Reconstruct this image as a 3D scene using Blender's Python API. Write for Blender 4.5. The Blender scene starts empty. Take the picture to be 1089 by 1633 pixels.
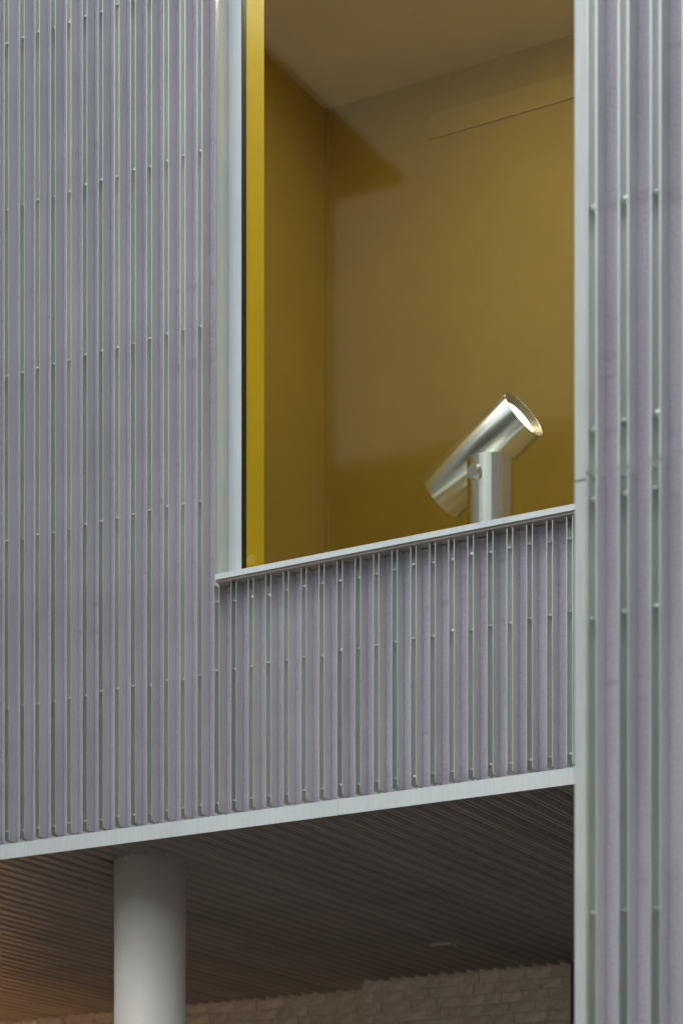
import bpy, bmesh, math, random
from mathutils import Vector, Matrix
random.seed(7)
R = math.radians
sc = bpy.context.scene
C = sc.collection

# ------------------------------------------------------------------ camera, sky, sun, exposure
F_PX, TH, EYE, DIST = 3650.0, R(29.35), 1.6, 11.75     # level view camera with a rising front (vertical lines stay vertical)
cam = bpy.data.cameras.new('camera'); camo = bpy.data.objects.new('camera', cam); C.objects.link(camo)
camo.location = (0, -DIST, EYE); camo.rotation_euler = (R(90), 0, TH)
cam.sensor_fit = 'VERTICAL'; cam.sensor_height = 36.0; cam.sensor_width = 24.0
cam.lens = F_PX * 36.0 / 1633.0
cam.shift_y = (2155.0 - 816.5) / 1633.0
cam.clip_start = 0.1; cam.clip_end = 2000
sc.cycles.use_adaptive_sampling = True; sc.cycles.adaptive_threshold = 0.03
sc.cycles.max_bounces = 8; sc.cycles.diffuse_bounces = 4; sc.cycles.glossy_bounces = 6; sc.cycles.transparent_max_bounces = 8
cam.dof.use_dof = True; cam.dof.focus_distance = 13.2; cam.dof.aperture_fstop = 2.3
sc.camera = camo

SUN = Vector((-0.30, -0.95, 1.95)).normalized()
w = bpy.data.worlds.new('World'); sc.world = w; w.use_nodes = True
nt = w.node_tree; bg = nt.nodes['Background']
sky = nt.nodes.new('ShaderNodeTexSky'); sky.sky_type = 'NISHITA'; sky.sun_disc = False
sky.sun_elevation = math.asin(SUN.z); sky.sun_rotation = math.atan2(SUN.x, SUN.y)
sky.air_density = 1.0; sky.dust_density = 2.0; sky.ozone_density = 1.0
hs = nt.nodes.new('ShaderNodeHueSaturation'); hs.inputs['Saturation'].default_value = .42   # thin overcast
nt.links.new(sky.outputs[0], hs.inputs['Color']); nt.links.new(hs.outputs[0], bg.inputs[0]); bg.inputs[1].default_value = 0.15
sl = bpy.data.lights.new('sun', 'SUN'); sl.energy = 0.5; sl.angle = R(40); sl.color = (1.0, 0.96, 0.90)
so = bpy.data.objects.new('sun', sl); C.objects.link(so); so.rotation_euler = SUN.to_track_quat('Z', 'Y').to_euler()
so.location = (0, 0, 40)
sc.view_settings.view_transform = 'Standard'; sc.view_settings.look = 'None'
sc.view_settings.exposure = 0.74; sc.view_settings.gamma = 1.0

# ------------------------------------------------------------------ materials
def mat(name, col, rough=0.6, metal=0.0, **kw):
    m = bpy.data.materials.new(name); m.use_nodes = True
    n = m.node_tree.nodes; l = m.node_tree.links; p = n['Principled BSDF']
    p.inputs['Base Color'].default_value = (*col, 1); p.inputs['Roughness'].default_value = rough
    p.inputs['Metallic'].default_value = metal
    return m, n, l, p
def noise(n, l, scale, detail=4, vec=None, rough=0.6):
    t = n.new('ShaderNodeTexNoise'); t.inputs['Scale'].default_value = scale; t.inputs['Detail'].default_value = detail
    t.inputs['Roughness'].default_value = rough
    if vec is not None: l.new(vec, t.inputs['Vector'])
    return t
def mapped(n, l, sx, sy, sz, obj=True):
    tc = n.new('ShaderNodeTexCoord'); mp = n.new('ShaderNodeMapping'); mp.inputs['Scale'].default_value = (sx, sy, sz)
    l.new(tc.outputs['Object'], mp.inputs['Vector']); return mp.outputs[0]
def ramp(n, l, src, stops):
    r = n.new('ShaderNodeValToRGB'); l.new(src, r.inputs[0]); e = r.color_ramp.elements
    while len(e) < len(stops): e.new(0.5)
    for i, (p, c) in enumerate(stops): e[i].position = p; e[i].color = (*c, 1)
    return r.outputs[0]
def mixc(n, l, fac, a, b, mode='MIX'):
    x = n.new('ShaderNodeMix'); x.data_type = 'RGBA'; x.blend_type = mode
    if isinstance(fac, float): x.inputs[0].default_value = fac
    else: l.new(fac, x.inputs[0])
    for i, v in ((6, a), (7, b)):
        if isinstance(v, tuple): x.inputs[i].default_value = (*v, 1)
        else: l.new(v, x.inputs[i])
    return x.outputs[2]
def bump(n, l, p, h, strength, dist):
    b = n.new('ShaderNodeBump'); b.inputs['Strength'].default_value = strength; b.inputs['Distance'].default_value = dist
    l.new(h, b.inputs['Height']); l.new(b.outputs[0], p.inputs['Normal']); return b

M = {}
# lavender mineral render: fine pimpled grain, faint blotches and rain streaks
m, n, l, p = mat('lavender_render', (.39, .37, .45), .92)
v = mapped(n, l, 1, 1, 1)
big = noise(n, l, 1.3, 3, v); fine = noise(n, l, 120, 2, v); mid = noise(n, l, 60, 2, v)
stk = noise(n, l, 5, 4, mapped(n, l, 3.0, 3.0, .12))
c1 = ramp(n, l, big.outputs[0], [(.3, (.57, .55, .625)), (.7, (.655, .63, .715))])
c2 = ramp(n, l, stk.outputs[0], [(.3, (.82, .82, .82)), (.62, (1, 1, 1))])
c3 = ramp(n, l, fine.outputs[0], [(.3, (.80, .80, .81)), (.7, (1.14, 1.14, 1.14))])
l.new(mixc(n, l, 1.0, mixc(n, l, 1.0, c1, c2, 'MULTIPLY'), c3, 'MULTIPLY'), p.inputs['Base Color'])
bd = noise(n, l, 3.2, 3, mapped(n, l, .35, .35, 3.0)); c4 = ramp(n, l, bd.outputs[0], [(.30, (.84, .83, .84)), (.40, (1, 1, 1))])
l.new(mixc(n, l, 1.0, mixc(n, l, 1.0, mixc(n, l, 1.0, c1, c2, 'MULTIPLY'), c3, 'MULTIPLY'), c4, 'MULTIPLY'), p.inputs['Base Color'])
ad = n.new('ShaderNodeMath'); ad.operation = 'ADD'; l.new(fine.outputs[0], ad.inputs[0]); l.new(mid.outputs[0], ad.inputs[1])
bump(n, l, p, ad.outputs[0], .7, .005); M['render'] = m

def alu(name, col, rough, metal=.9, tint=.12, streak=.10):
    m, n, l, p = mat(name, col, rough, metal)
    oi = n.new('ShaderNodeObjectInfo')
    a = tuple(c * (1 - tint) for c in col); b = (min(1, col[0] * (1 + tint * .9)), min(1, col[1] * (1 + tint * .6)), min(1, col[2] * (1 + tint * .3)))
    base = ramp(n, l, oi.outputs['Random'], [(0, a), (1, b)])
    gn = noise(n, l, 18, 2, mapped(n, l, 6, 6, .25)); sm = noise(n, l, 2.2, 3, mapped(n, l, 1, 1, .5))
    g = ramp(n, l, gn.outputs[0], [(.3, (1 - streak,) * 3), (.7, (1 + streak * .4,) * 3)])
    s = ramp(n, l, sm.outputs[0], [(.35, (1 - streak,) * 3), (.6, (1, 1, 1))])
    l.new(mixc(n, l, 1.0, mixc(n, l, 1.0, base, g, 'MULTIPLY'), s, 'MULTIPLY'), p.inputs['Base Color'])
    rr = n.new('ShaderNodeMapRange'); l.new(sm.outputs[0], rr.inputs[0]); rr.inputs[1].default_value = .3; rr.inputs[2].default_value = .7
    rr.inputs[3].default_value = rough - .05; rr.inputs[4].default_value = rough + .08; l.new(rr.outputs[0], p.inputs['Roughness'])
    return m
M['channel'] = alu('anodised_channel', (.835, .88, .85), .36, .92, .07, .07)
M['trim'] = alu('pale_sheet_metal', (.78, .88, .865), .5, .25, .03, .07)
M['jamb'] = alu('brushed_jamb', (.74, .71, .64), .2, .95, .03, .06)
M['frame'] = alu('frame_metal', (.79, .885, .88), .5, .1, .03, .05)
M['corner'] = alu('corner_sheet_metal', (.60, .67, .635), .5, .4, .03, .08)
M['screw'] = alu('screw_steel', (.74, .79, .75), .36, .9, .08, .05)
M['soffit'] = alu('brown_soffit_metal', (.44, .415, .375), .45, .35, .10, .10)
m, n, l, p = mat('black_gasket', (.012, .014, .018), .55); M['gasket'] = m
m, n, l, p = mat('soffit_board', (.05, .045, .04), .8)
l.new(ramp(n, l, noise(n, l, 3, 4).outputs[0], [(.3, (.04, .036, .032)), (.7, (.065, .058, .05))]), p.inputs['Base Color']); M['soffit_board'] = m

def paint(name, col, rough=.55, var=.06, sc_=2.0):
    m, n, l, p = mat(name, col, rough); v = mapped(n, l, 1, 1, 1)
    nn = noise(n, l, sc_, 5, v); gr = noise(n, l, 140, 2, v)
    l.new(ramp(n, l, nn.outputs[0], [(.3, tuple(c * (1 - var) for c in col)), (.7, tuple(min(1, c * (1 + var)) for c in col))]), p.inputs['Base Color'])
    bump(n, l, p, gr.outputs[0], .12, .002); return m
M['yellow'] = paint('yellow_paint_lit', (.88, .65, .002))  # room yellow brightened to carry the daylight on the window reveal
M['yellow_shaded'] = paint('yellow_paint_shaded', (.435, .302, .042), .7)  # same yellow darkened, shade deeper in the room put into the colour
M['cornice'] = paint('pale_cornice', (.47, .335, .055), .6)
M['room_ceiling'] = paint('ceiling_sky_sheen', (.66, .53, .27), .7)  # paled to stand in for sky reflected in the upper glass
M['room_floor'] = paint('room_floor', (.30, .22, .10), .5)
M['white'] = paint('white_column_paint', (.84, .83, .74), .5, .05)
M['opposite'] = paint('dark_brown_facade', (.17, .15, .13), .8, .2, .4)
M['wing'] = paint('wing_facade', (.62, .57, .50), .8, .15, .4)
M['slab'] = paint('roof_slab', (.40, .36, .30), .8, .1)
M['dark_metal'] = paint('dark_painted_steel', (.035, .03, .028), .5)
M['mortar'] = paint('mortar', (.52, .45, .35), .9, .2, 9)

m, n, l, p = mat('ground_paving', (.10, .095, .09), .85); v = mapped(n, l, 1, 1, 1)
l.new(ramp(n, l, noise(n, l, 1.5, 8, v).outputs[0], [(.3, (.43, .415, .38)), (.7, (.53, .51, .47))]), p.inputs['Base Color']); M['ground'] = m

m, n, l, p = mat('brick_clay', (.30, .23, .17), .9); oi = n.new('ShaderNodeObjectInfo'); v = mapped(n, l, 1, 1, 1)
base = ramp(n, l, oi.outputs['Random'], [(0, (.50, .44, .35)), (.5, (.57, .505, .41)), (1, (.63, .56, .455))])
no_ = noise(n, l, 11, 6, v)
l.new(mixc(n, l, 1.0, base, ramp(n, l, no_.outputs[0], [(.3, (.74, .73, .71)), (.65, (1.08, 1.08, 1.06))]), 'MULTIPLY'), p.inputs['Base Color'])
bump(n, l, p, no_.outputs[0], .35, .008); M['brick'] = m

# window glass: clear, with a plain mirror reflection from its outer face
m = bpy.data.materials.new('window_glass'); m.use_nodes = True; n = m.node_tree.nodes; l = m.node_tree.links; n.clear()
out = n.new('ShaderNodeOutputMaterial'); mx = n.new('ShaderNodeMixShader'); tr = n.new('ShaderNodeBsdfTransparent'); gl = n.new('ShaderNodeBsdfGlossy')
tr.inputs[0].default_value = (.93, .94, .91, 1); gl.inputs['Roughness'].default_value = 0.045; gl.inputs[0].default_value = (1, .97, .60, 1)
fr = n.new('ShaderNodeFresnel'); fr.inputs[0].default_value = 1.33
ge = n.new('ShaderNodeNewGeometry'); sb = n.new('ShaderNodeMath'); sb.operation = 'SUBTRACT'; sb.inputs[0].default_value = 1.0; l.new(ge.outputs['Backfacing'], sb.inputs[1])
mu = n.new('ShaderNodeMath'); mu.operation = 'MULTIPLY'; l.new(fr.outputs[0], mu.inputs[0]); l.new(sb.outputs[0], mu.inputs[1])
l.new(mu.outputs[0], mx.inputs[0]); l.new(tr.outputs[0], mx.inputs[1]); l.new(gl.outputs[0], mx.inputs[2]); l.new(mx.outputs[0], out.inputs[0]); M['glass'] = m
m, n, l, p = mat('dark_window', (.03, .035, .04), .08); M['dark_window'] = m

# lamp: brushed aluminium tube, fine turning lines
m, n, l, p = mat('lamp_brushed_aluminium', (.80, .82, .76), .22, 1.0)
p.inputs['Anisotropic'].default_value = .85; p.inputs['Anisotropic Rotation'].default_value = 0.25
tg = n.new('ShaderNodeTangent'); tg.direction_type = 'RADIAL'; tg.axis = 'Z'; l.new(tg.outputs[0], p.inputs['Tangent'])
gn = noise(n, l, 6, 5, mapped(n, l, 3, 3, 90)); l.new(ramp(n, l, gn.outputs[0], [(.3, (.72, .74, .69)), (.7, (.84, .86, .80))]), p.inputs['Base Color'])
M['lamp'] = m
def emit(name, col, s):
    m = bpy.data.materials.new(name); m.use_nodes = True; n = m.node_tree.nodes; p = n['Principled BSDF']
    p.inputs['Base Color'].default_value = (*col, 1); p.inputs['Emission Color'].default_value = (*col, 1); p.inputs['Emission Strength'].default_value = s; return m
M['bulb'] = emit('lit_lens', (1.0, .86, .52), 4.5)
M['warm'] = emit('warm_lit_glass', (1.0, .54, .22), 300.0)
M['reflector'] = alu('satin_reflector', (.50, .46, .36), .34, 1.0, .02, .05)
M['sticker'] = paint('etched_mark', (.62, .50, .16), .7)

# ------------------------------------------------------------------ helpers
def box(bm, x0, x1, y0, y1, z0, z1):
    vs = [bm.verts.new(c) for c in ((x0, y0, z0), (x1, y0, z0), (x1, y1, z0), (x0, y1, z0), (x0, y0, z1), (x1, y0, z1), (x1, y1, z1), (x0, y1, z1))]
    for f in ((3, 2, 1, 0), (4, 5, 6, 7), (0, 1, 5, 4), (1, 2, 6, 5), (2, 3, 7, 6), (3, 0, 4, 7)): bm.faces.new([vs[i] for i in f])
def boxes(*bs):
    bm = bmesh.new()
    for b in bs: box(bm, *b)
    return bm
def mesh(name, bm, material, smooth=False):
    bm.normal_update(); me = bpy.data.meshes.new(name); bm.to_mesh(me); bm.free(); me.materials.append(material)
    if smooth:
        for p_ in me.polygons: p_.use_smooth = True
    return me
def link(name, me, parent=None, loc=None, rot=None):
    o = bpy.data.objects.new(name, me); C.objects.link(o)
    if parent: o.parent = parent
    if loc is not None: o.location = loc
    if rot is not None: o.rotation_euler = rot
    return o
def part(name, bm, material, parent=None, smooth=False, bevel=0.0):
    if bevel:
        bmesh.ops.bevel(bm, geom=bm.edges[:], offset=bevel, segments=2, affect='EDGES', profile=.5)
    return link(name, mesh(name, bm, material, smooth), parent)
def thing(name, label, cat, loc=(0, 0, 0), group=None):
    o = bpy.data.objects.new(name, None); C.objects.link(o); o.location = loc; o['label'] = label; o['category'] = cat
    if group: o['group'] = group
    o.empty_display_size = .2
    return o
def prism(bm, poly, x0, x1):      # polygon in (y,z) extruded along x
    a = [bm.verts.new((x0, y, z)) for y, z in poly]; b = [bm.verts.new((x1, y, z)) for y, z in poly]; k = len(poly)
    bm.faces.new(a); bm.faces.new(b[::-1])
    for i in range(k): bm.faces.new((a[i], b[i], b[(i + 1) % k], a[(i + 1) % k])[::-1])
def cyl(bm, c, r, axis, length, seg=24, r2=None, caps=True):
    ax = Vector(axis).normalized(); q = ax.to_track_quat('Z', 'Y').to_matrix().to_4x4(); q.translation = Vector(c) + ax * length / 2
    bmesh.ops.create_cone(bm, cap_ends=caps, segments=seg, radius1=r, radius2=r if r2 is None else r2, depth=length, matrix=q)

WX, PITCH, K0 = -8.986, .1216, 0          # right lip of channel k stands at WX + PITCH*k
CW, CD, CT = .040, .080, .0048            # channel width, depth, sheet
Z_TRIM0, Z_TRIM1, Z_CH0 = 4.737, 4.830, 4.8525
WIN_L, WIN_R, SILL_Z, WIN_TOP = -7.416, -3.60, 6.2815, 10.60
TOP = 12.4

# ------------------------------------------------------------------ ground
g = part('ground', boxes((-300, 300, -300, 300, -.5, 0)), M['ground']); g['kind'] = 'structure'

# ------------------------------------------------------------------ the recessed clad building
bld = thing('clad_building', 'lavender rendered building front with pale vertical metal channels and tall yellow window', 'building', (-8, 0, 0))
def B(o): o.location = o.location - bld.location if False else o.location; return o
def bpart(name, bm, material, **k):
    bmesh.ops.translate(bm, verts=bm.verts[:], vec=-bld.location); return part(name, bm, material, bld, **k)
XL, XR, WT = -18.0, -3.24, .05
bpart('wall', boxes((XL, WIN_L - .006, 0, WT, Z_TRIM1 + .001, TOP), (WIN_L - .006, WIN_R + .006, 0, WT, Z_TRIM1 + .001, SILL_Z - .052),
                    (WIN_R + .006, XR, 0, WT, Z_TRIM1 + .001, TOP), (WIN_L - .006, WIN_R + .006, 0, WT, WIN_TOP + .008, TOP)), M['render'])
bpart('roof', boxes((XL, XR, -.12, 6.6, TOP, TOP + .3)), M['trim'])

# U-channel: two lips and a web, lower corner of each lip clipped round
_chan = {}
def chan_mesh(z0, z1, material):
    key = (round(z0, 3), round(z1, 3), material.name)
    if key not in _chan:
        bm = bmesh.new(); h = z1 - z0; r = .014
        poly = [(0, 0), (-CD + r, 0), (-CD + r * .3, r * .3), (-CD, r), (-CD, h), (0, h)]
        prism(bm, poly, -CW, -CW + CT); prism(bm, poly, -CT, 0)
        box(bm, -CW + CT, -CT, -CT, -.0005, 0, h)
        bmesh.ops.recalc_face_normals(bm, faces=bm.faces[:])
        _chan[key] = mesh('channel', bm, material)
    return _chan[key]
bm = bmesh.new(); cyl(bm, (0, 0, 0), .0085, (0, -1, 0), .058, 14); bmesh.ops.scale(bm, vec=(1, 1, .75), verts=bm.verts[:])
SCREW = mesh('screw', bm, M['screw'])
def channel(parent, x, y, z0, z1, screws, jit=1.0):
    rz = R(random.uniform(-.3, .3) * jit)
    o = link('channel', chan_mesh(z0, z1, M['channel']), parent, Vector((x + random.uniform(-.0012, .0012), y - .0015, z0)) - parent.location, (0, R(random.uniform(-.012, .012)), rz))
    for z in screws:
        link('screw', SCREW, o, (-CW + .0165 + random.uniform(-.001, .001), -.003, z - z0 + random.uniform(-.006, .006)), (R(random.uniform(-4, 4)), 0, R(random.uniform(-5, 5))))
    return o
ROWS = [4.915, 5.704, 6.768, 7.828, 8.888, 9.948, 11.0]
for k in range(-23, 13):
    channel(bld, WX + PITCH * k, 0, Z_CH0, TOP - .02, ROWS + [12.1])
for k in range(13, 47):
    x = WX + PITCH * k
    if x < XR - .02: channel(bld, x, 0, Z_CH0, 6.227 + random.uniform(-.003, .003), [4.913, 5.706, 6.122 + random.uniform(-.006, .006)])

# pale edge strip under the channels, in butted lengths
xs = [XL, -13.5, -11.2, -8.86, -6.575, -4.3, XR]
for a, b in zip(xs[:-1], xs[1:]):
    bpart('edge_strip', boxes((a + .0003, b - .0003, -.089, -.085, Z_TRIM0, Z_TRIM1)), M['trim'])

# soffit: the same channels, dark, open side down, running back to the brick wall
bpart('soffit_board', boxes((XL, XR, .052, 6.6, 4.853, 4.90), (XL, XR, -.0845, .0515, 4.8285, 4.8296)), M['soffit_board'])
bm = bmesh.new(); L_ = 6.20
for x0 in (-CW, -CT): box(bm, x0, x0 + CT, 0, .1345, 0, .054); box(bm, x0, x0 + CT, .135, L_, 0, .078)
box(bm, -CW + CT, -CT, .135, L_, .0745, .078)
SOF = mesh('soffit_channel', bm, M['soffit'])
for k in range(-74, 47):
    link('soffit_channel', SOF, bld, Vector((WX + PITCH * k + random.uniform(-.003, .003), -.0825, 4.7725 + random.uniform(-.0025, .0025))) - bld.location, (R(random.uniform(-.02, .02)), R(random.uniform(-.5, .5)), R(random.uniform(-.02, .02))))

# window: frame > jamb, sill, gasket, pane
YF, YG = .040, .052
fw = .0905
frame = bpart('window_frame', boxes((WIN_L + .0004, WIN_L + fw, YF, YF + .05, SILL_Z - .05, WIN_TOP), (WIN_R - fw, WIN_R, YF, YF + .05, SILL_Z - .05, WIN_TOP),
              (WIN_L + fw, WIN_R - fw, YF, YF + .05, SILL_Z - .05, SILL_Z - .012), (WIN_L + fw, WIN_R - fw, YF, YF + .05, WIN_TOP - .06, WIN_TOP)), M['frame'])
def fpart(name, bm, material, **k):
    bmesh.ops.translate(bm, verts=bm.verts[:], vec=-bld.location); return part(name, bm, material, frame, **k)
fpart('jamb_panel', boxes((WIN_L - .005, WIN_L, -.100, YF + .012, SILL_Z + .001, WIN_TOP)), M['jamb'])
fpart('jamb_panel', boxes((WIN_R, WIN_R + .005, -.100, YF + .012, SILL_Z + .001, WIN_TOP)), M['jamb'])
fpart('head_panel', boxes((WIN_L - .005, WIN_R + .005, -.100, YF + .012, WIN_TOP + .001, WIN_TOP + .006)), M['jamb'])
sill = fpart('sill', boxes((WIN_L - .005, WIN_R + .02, -.104, -.100, SILL_Z - .034, SILL_Z), (WIN_L - .005, WIN_R + .02, -.0995, .038, SILL_Z - .010, SILL_Z - .006)), M['trim'])
fpart('drip_edge', boxes((WIN_L - .004, WIN_R + .02, -.0935, -.0915, SILL_Z - .049, SILL_Z - .0105), (WIN_L - .004, WIN_R + .02, -.0914, -.002, SILL_Z - .049, SILL_Z - .046)), M['soffit'])
gk = .005
gasket = fpart('gasket', boxes((WIN_L + fw + .0004, WIN_L + fw + gk, YF + .003, YF + .052, SILL_Z - .012, WIN_TOP - .06), (WIN_R - fw - gk, WIN_R - fw - .0004, YF + .003, YF + .052, SILL_Z - .012, WIN_TOP - .06)), M['gasket'])
fpart('pane', boxes((WIN_L + fw + gk + .0004, WIN_R - fw - gk - .0004, YG, YG + .010, SILL_Z - .012, WIN_TOP - .06)), M['glass'])
# room behind the window
RX0, RX1, RY, RZ0, RZ1 = -8.71, XR, 3.5, 6.14, 11.12
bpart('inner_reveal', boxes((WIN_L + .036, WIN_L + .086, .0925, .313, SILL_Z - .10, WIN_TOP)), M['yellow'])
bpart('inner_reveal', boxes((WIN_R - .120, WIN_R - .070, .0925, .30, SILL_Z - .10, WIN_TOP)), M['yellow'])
bpart('room_wall', boxes((RX0 - .1, WIN_L + .035, .10, .298, RZ0, RZ1), (WIN_R - .069, RX1, .10, .298, RZ0, RZ1), (WIN_L + .035, WIN_R - .069, .10, .298, WIN_TOP + .002, RZ1)), M['yellow_shaded'])
bpart('room_wall', boxes((RX0 - .15, RX0, .299, RY, RZ0, RZ1)), M['yellow_shaded'])
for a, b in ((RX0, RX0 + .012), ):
    bpart('corner_trim', boxes((a + .001, a + .030, RY - .028, RY - .001, RZ0 + .002, RZ1)), M['yellow_shaded'])
bpart('room_wall', boxes((RX0 - .15, RX1, RY, RY + .15, RZ0, RZ1)), M['yellow_shaded'])
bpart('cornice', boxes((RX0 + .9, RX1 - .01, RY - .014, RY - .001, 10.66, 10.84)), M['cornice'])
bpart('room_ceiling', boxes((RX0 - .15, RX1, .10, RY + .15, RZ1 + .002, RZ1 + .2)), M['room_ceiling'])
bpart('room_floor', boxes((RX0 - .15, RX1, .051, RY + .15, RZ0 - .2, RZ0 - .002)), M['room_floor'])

# ------------------------------------------------------------------ the nearer clad block on the right
RYB = -4.15
tow = thing('clad_block', 'nearer lavender block with pale corner strip and wide-set metal channels at right edge', 'building', (-1, RYB, 0))
def tpart(name, bm, material, **k):
    bmesh.ops.translate(bm, verts=bm.verts[:], vec=-tow.location); return part(name, bm, material, tow, **k)
TX0 = -3.275
tpart('wall', boxes((TX0 + .045, 3.2, RYB, RYB + .2, 0.02, TOP + .6), (TX0 + .02, TX0 + .22, RYB + .2, 6.6, 0.02, TOP + .6)), M['render'])
tpart('roof', boxes((TX0 - .05, 3.25, RYB - .12, 6.6, TOP + .6, TOP + .8)), M['trim'])
ZJ = 4.70
for a, b in ((0.03, ZJ - .003), (ZJ + .003, TOP + .5)):
    tpart('corner_strip', boxes((TX0, TX0 + .0435, RYB - .083, RYB - .079, a, b), (TX0, TX0 + .004, RYB - .0785, RYB + .30, a, b), (TX0 + .0395, TX0 + .0435, RYB - .0785, RYB - .001, a, b)), M['corner'])
TROWS = [1.04, 2.10, 3.158, 4.214, 4.636, 4.891, 5.68, 6.74, 7.80, 8.86, 9.9, 11.0, 12.1]
for k in range(0, 52):
    x = TX0 + .0435 + .0425 + .1196 * k
    zj = 4.715 + random.uniform(-.012, .012)
    jx = random.uniform(-.002, .002)
    channel(tow, x + jx, RYB, .05, zj - .003, [z for z in TROWS if z < zj - .02], .6)
    channel(tow, x + jx, RYB, zj + .003, TOP + .5, [z for z in TROWS if z > zj + .02], .6)

# ------------------------------------------------------------------ round column
col = thing('round_column', 'thick white round column standing under the slatted soffit', 'column', (-8.37, .60, 0))
bm = bmesh.new(); cyl(bm, (0, 0, .06), .232, (0, 0, 1), 4.785, 64)
part('shaft', bm, M['white'], col, True)
for p_ in col.children[0].data.polygons: p_.use_smooth = abs(p_.normal.z) < .5
bm = bmesh.new(); cyl(bm, (0, 0, 0), .27, (0, 0, 1), .06, 48); part('base_plate', bm, M['white'], col)

# ------------------------------------------------------------------ brick walls at the back of the undercroft
BL, BH, BD, JT = .225, .080, .10, .010
variants = []
for i in range(5):
    bm = bmesh.new(); box(bm, 0, BL, 0, BD, 0, BH)
    for v_ in bm.verts: v_.co += Vector((random.uniform(-.010, .010), random.uniform(-.008, .008), random.uniform(-.006, .006)))
    bmesh.ops.bevel(bm, geom=bm.edges[:], offset=.0025, segments=1, affect='EDGES')
    variants.append(mesh('brick', bm, M['brick']))
def brick_wall(label, x0, x1, y, zsplit):
    t = thing('brick_wall', label, 'wall', ((x0 + x1) / 2, y + .06, 0), 'brick walls of the undercroft')
    def loc(x, yy, z): return Vector((x, yy, z)) - t.location
    bm = boxes((x0, x1, y + .004, y + .25, 0, 4.851)); bmesh.ops.translate(bm, verts=bm.verts[:], vec=-t.location); part('mortar_core', bm, M['mortar'], t)
    low = bmesh.new(); zc = 0; row = 0; z = .005
    while z + BH < 4.85:
        off = -(row % 2) * (BL + JT) / 2; x = x0 + off
        while x < x1 - .03:
            bl = BL * random.choice((.55, .8, 1.0, 1.0, 1.25)); a = max(x, x0); b = min(x + bl, x1)
            if b - a > .04:
                if z > zsplit:
                    o = link('brick', random.choice(variants), t, loc(a, y + random.uniform(-.002, .002), z))
                    o.scale.x = (b - a) / BL
                else:
                    box(low, a, b, y + random.uniform(-.004, .004), y + .05, z, z + BH)
            x += bl + JT
        z += BH + JT; row += 1
    bmesh.ops.translate(low, verts=low.verts[:], vec=-t.location)
    o = part('brickwork', low, M['brick'], t); o['kind'] = 'stuff'
    return t
xs_step = -9.49
brick_wall('weathered brown brick wall stepping forward under the soffit, right of the column', xs_step, -5.6, 5.50, 4.15)
brick_wall('set-back brick wall in orange lamp glow behind the white column', XL, xs_step, 5.87, 4.10)
dp = thing('dark_strip', 'dark strip at the right end of the brick wall under soffit', 'post', (-7.49, 5.42, 0))  # plain dark upright box filling the right end of the bricks
part('shaft', boxes((-.0, .30, -.06, .06, .02, 4.76)), M['dark_metal'], dp); part('foot_plate', boxes((-.03, .33, -.09, .09, 0, .02)), M['dark_metal'], dp)

# warm wall lamp beyond the lower left edge of the picture (its glow lies on bricks and soffit)
wl = thing('wall_lamp', 'warm lit wall lamp on set-back brick wall at far left', 'lamp', (-14.1, 5.85, 3.2))
bm = bmesh.new(); bmesh.ops.create_uvsphere(bm, u_segments=20, v_segments=12, radius=.09, matrix=Matrix.Translation((0, -.16, 0))); part('globe', bm, M['warm'], wl, True)
bm = bmesh.new(); cyl(bm, (0, 0, 0), .06, (0, -1, 0), .03, 20); cyl(bm, (0, -.03, 0), .02, (0, -1, 0), .06, 12); part('bracket', bm, M['dark_metal'], wl)

# ------------------------------------------------------------------ the spot lamp in the window
def W(px, py, Y):
    X = (px - 544.5) / F_PX; zc = (Y + DIST) / (math.cos(TH) + math.sin(TH) * X)
    return Vector((zc * (math.cos(TH) * X - math.sin(TH)), Y, EYE + (2155 - py) / F_PX * zc)), zc
YL = .42                                   # post axis behind the glass
pc, zc = W(782.0, 735, YL); PR = 38.4 / F_PX * zc * .985
lamp = thing('spot_lamp', 'brushed metal tube spotlight tilted up on a round post behind the yellow window', 'lamp', (pc.x, pc.y, RZ0))
H_POST = pc.z - RZ0
bm = bmesh.new(); cyl(bm, (0, 0, .02), PR, (0, 0, 1), H_POST - .02, 96, caps=False); cyl(bm, (0, 0, H_POST - .006), PR * .97, (0, 0, 1), .002, 96)
post = part('post', bm, M['lamp'], lamp); 
for p_ in post.data.polygons: p_.use_smooth = abs(p_.normal.z) < .5
bm = bmesh.new(); cyl(bm, (0, 0, 0), PR * 1.35, (0, 0, 1), .02, 64); part('base_plate', bm, M['lamp'], lamp)
# head
fwd = Vector((-math.sin(TH), math.cos(TH), 0)); rgt = Vector((math.cos(TH), math.sin(TH), 0)); up = Vector((0, 0, 1))
ray = (fwd + rgt * ((770 - 544.5) / F_PX) + up * ((2155 - 725) / F_PX)).normalized()
e_img = (rgt * 128 + up * 127).normalized(); e_p = (e_img - ray * e_img.dot(ray)).normalized()
axis = (e_p * math.cos(R(15.5)) - ray * math.sin(R(15.5))).normalized()
HR = PR * 1.185
hc, zh = W(768.5, 726.5, YL + .30)         # middle of the head
HL = 182 / F_PX * zh / math.cos(R(8))
def local(v): return v - lamp.location
hz = axis.to_track_quat('Z', 'Y')
head = bpy.data.objects.new('lamp_head', None)
bm = bmesh.new()
prof = [(HR, 0), (HR, HL), (HR - .006, HL), (HR - .007, HL - .03), (HR * .93, HL - .05)]
def lathe(bm, prof, seg=96, close0=True):
    rings = []
    for r_, z_ in prof:
        rings.append([bm.verts.new((r_ * math.cos(2 * math.pi * i / seg), r_ * math.sin(2 * math.pi * i / seg), z_)) for i in range(seg)])
    for a, b in zip(rings[:-1], rings[1:]):
        for i in range(seg): bm.faces.new((a[i], a[(i + 1) % seg], b[(i + 1) % seg], b[i]))
    return rings
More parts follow.
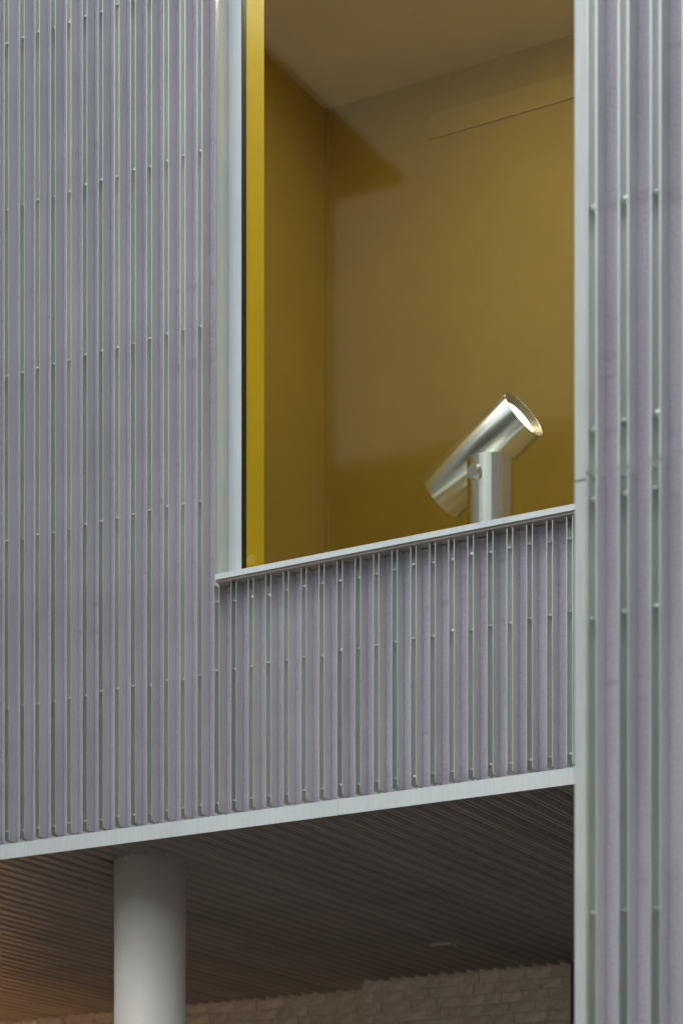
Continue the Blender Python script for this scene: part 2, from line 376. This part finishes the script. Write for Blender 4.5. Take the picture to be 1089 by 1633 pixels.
rings = lathe(bm, [(HR - .012, 0), (HR - .002, .001), (HR, .004), (HR, HL - .003), (HR - .002, HL), (HR - .006, HL), (HR - .007, HL - .004)])
bm.faces.new(rings[0][::-1])
bmesh.ops.recalc_face_normals(bm, faces=bm.faces[:])
me = mesh('lamp_head', bm, M['lamp'], True)
bpy.data.objects.remove(head)
head = link('lamp_head', me, lamp, local(hc - axis * HL / 2)); head.rotation_mode = 'QUATERNION'; head.rotation_quaternion = hz
md = head.modifiers.new('edges', 'EDGE_SPLIT'); md.split_angle = R(35)
bm = bmesh.new(); lathe(bm, [(HR - .0075, HL - .003), (HR * .69, HL - HR * .23)]); link('reflector', mesh('reflector', bm, M['reflector'], True), head)
bm = bmesh.new(); cyl(bm, (0, 0, HL - HR * .23 - .004), HR * .69, (0, 0, 1), .006, 64); link('lit_lens', mesh('lit_lens', bm, M['bulb']), head)
# hinge between post and head, and the bolt on its front
mid = (pc - up * (21 / F_PX * zc)); 
hdir = (hc - mid); hdir.z = 0; hdir.normalize()
bm = bmesh.new(); cyl(bm, (0, 0, 0), .05, tuple(hdir), .16, 32); link('hinge', mesh('hinge', bm, M['lamp'], False), lamp, local(mid + hdir * (PR - .02)))
bdir = (-fwd * .72 - rgt * .69).normalized()
bp, _ = W(760, 756, YL - .1)
bpos = Vector((pc.x, pc.y, bp.z)) + bdir * (PR - .01)
bm = bmesh.new(); cyl(bm, (0, 0, 0), .044, tuple(bdir), .036, 40)
bmesh.ops.bevel(bm, geom=[e for e in bm.edges if len(e.link_faces) == 2 and e.calc_face_angle() > 1], offset=.004, segments=2, affect='EDGES')
link('bolt', mesh('bolt', bm, M['lamp'], False), lamp, local(bpos))

# ------------------------------------------------------------------ houses around the court (seen only mirrored in the glass)
opp = thing('opposite_building', 'dark building across the court mirrored low in the window glass', 'building', (-20, -36, 0))
part('wall', boxes((-20, 6.5, -8, 6, 0, 19.8)), M['opposite'], opp)
part('roof', boxes((-20.2, 6.7, -8.2, 6.2, 19.8, 20.1)), M['slab'], opp)
wm = mesh('window', boxes((-.8, .8, 0, .06, 0, 2.0)), M['dark_window'])
for i in range(6):
    for j in range(5): link('window', wm, opp, (-17 + i * 4.2, 6.002, 2.6 + j * 3.5))
wing = thing('side_wing', 'brown wing with overhanging flat roof mirrored high in the window glass', 'building', (-20, -4.6, 0))
part('wall', boxes((-8, 8.13, -4.5, 4.45, 0, 14.19)), M['wing'], wing)
part('roof', boxes((-8.5, 8.5, -5.4, 7.0, 14.2, 14.26)), M['slab'], wing)

# ------------------------------------------------------------------ lit ceiling lamps of the room (above the picture's top edge)
cm = mesh('shade', boxes((-.6, .6, -.15, .15, 0, .05)), M['white']); cd_ = mesh('diffuser', boxes((-.57, .57, -.12, .12, -.006, -.001)), emit('ceiling_diffuser', (1.0, .92, .66), 24.0))
for i, x in enumerate((-6.5, -4.6)):
    t = thing('ceiling_lamp', ('lit ceiling lamp of the yellow room, nearer the white column side', 'lit ceiling lamp of the yellow room, nearer the right block')[i], 'lamp', (x, 1.50, RZ1 - .06), 'ceiling lamps of the yellow room')
    link('shade', cm, t); link('diffuser', cd_, t)


low = thing('low_sky_blocker', 'unseen brown block added to cut low sky light, nearer the right block', 'building', (8, -28, 0))  # added out of view to dim light from the low horizon
part('wall', boxes((-21, 30, -6, 4, 0, 15)), M['opposite'], low); part('roof', boxes((-21.2, 30.2, -6.2, 4.2, 15, 15.3)), M['slab'], low)
for i in range(9):
    for j in range(3): link('window', wm, low, (-18 + i * 5.2, 4.002, 2.4 + j * 3.4))
# maker's stamp etched in the lower corner of the pane: a ring with two strokes
bm = bmesh.new(); c0 = Vector((-7.262, YG - .0012, 6.388)); seg = 32
for rr in ((.0255, .0285), (.0135, .015)):
    a_ = [[bm.verts.new((c0.x + q * math.cos(2 * math.pi * i / seg), c0.y, c0.z + q * math.sin(2 * math.pi * i / seg))) for i in range(seg)] for q in rr]
    for i in range(seg): bm.faces.new((a_[0][i], a_[0][(i + 1) % seg], a_[1][(i + 1) % seg], a_[1][i]))
for dx in (-.004, .004):
    vs = [bm.verts.new((c0.x + dx + x, c0.y - .0003, c0.z + z)) for x, z in ((-.006, -.009), (-.004, -.009), (.006, .009), (.004, .009))]; bm.faces.new(vs)
fpart('etched_stamp', bm, M['sticker'])

ft = thing('conduit_fitting', 'small conduit fitting with two clips on the dark slatted soffit', 'fitting', (-8.0, 4.17, 4.772))
bm = boxes((-.16, .03, -.012, .012, -.008, .012)); part('conduit', bm, M['soffit'], ft)
for x in (.06, .11):
    bm = bmesh.new(); cyl(bm, (0, 0, -.025), .009, (0, 0, 1), .05, 10); o = part('clip', bm, M['soffit'], ft); o.location = (x, 0, 0)
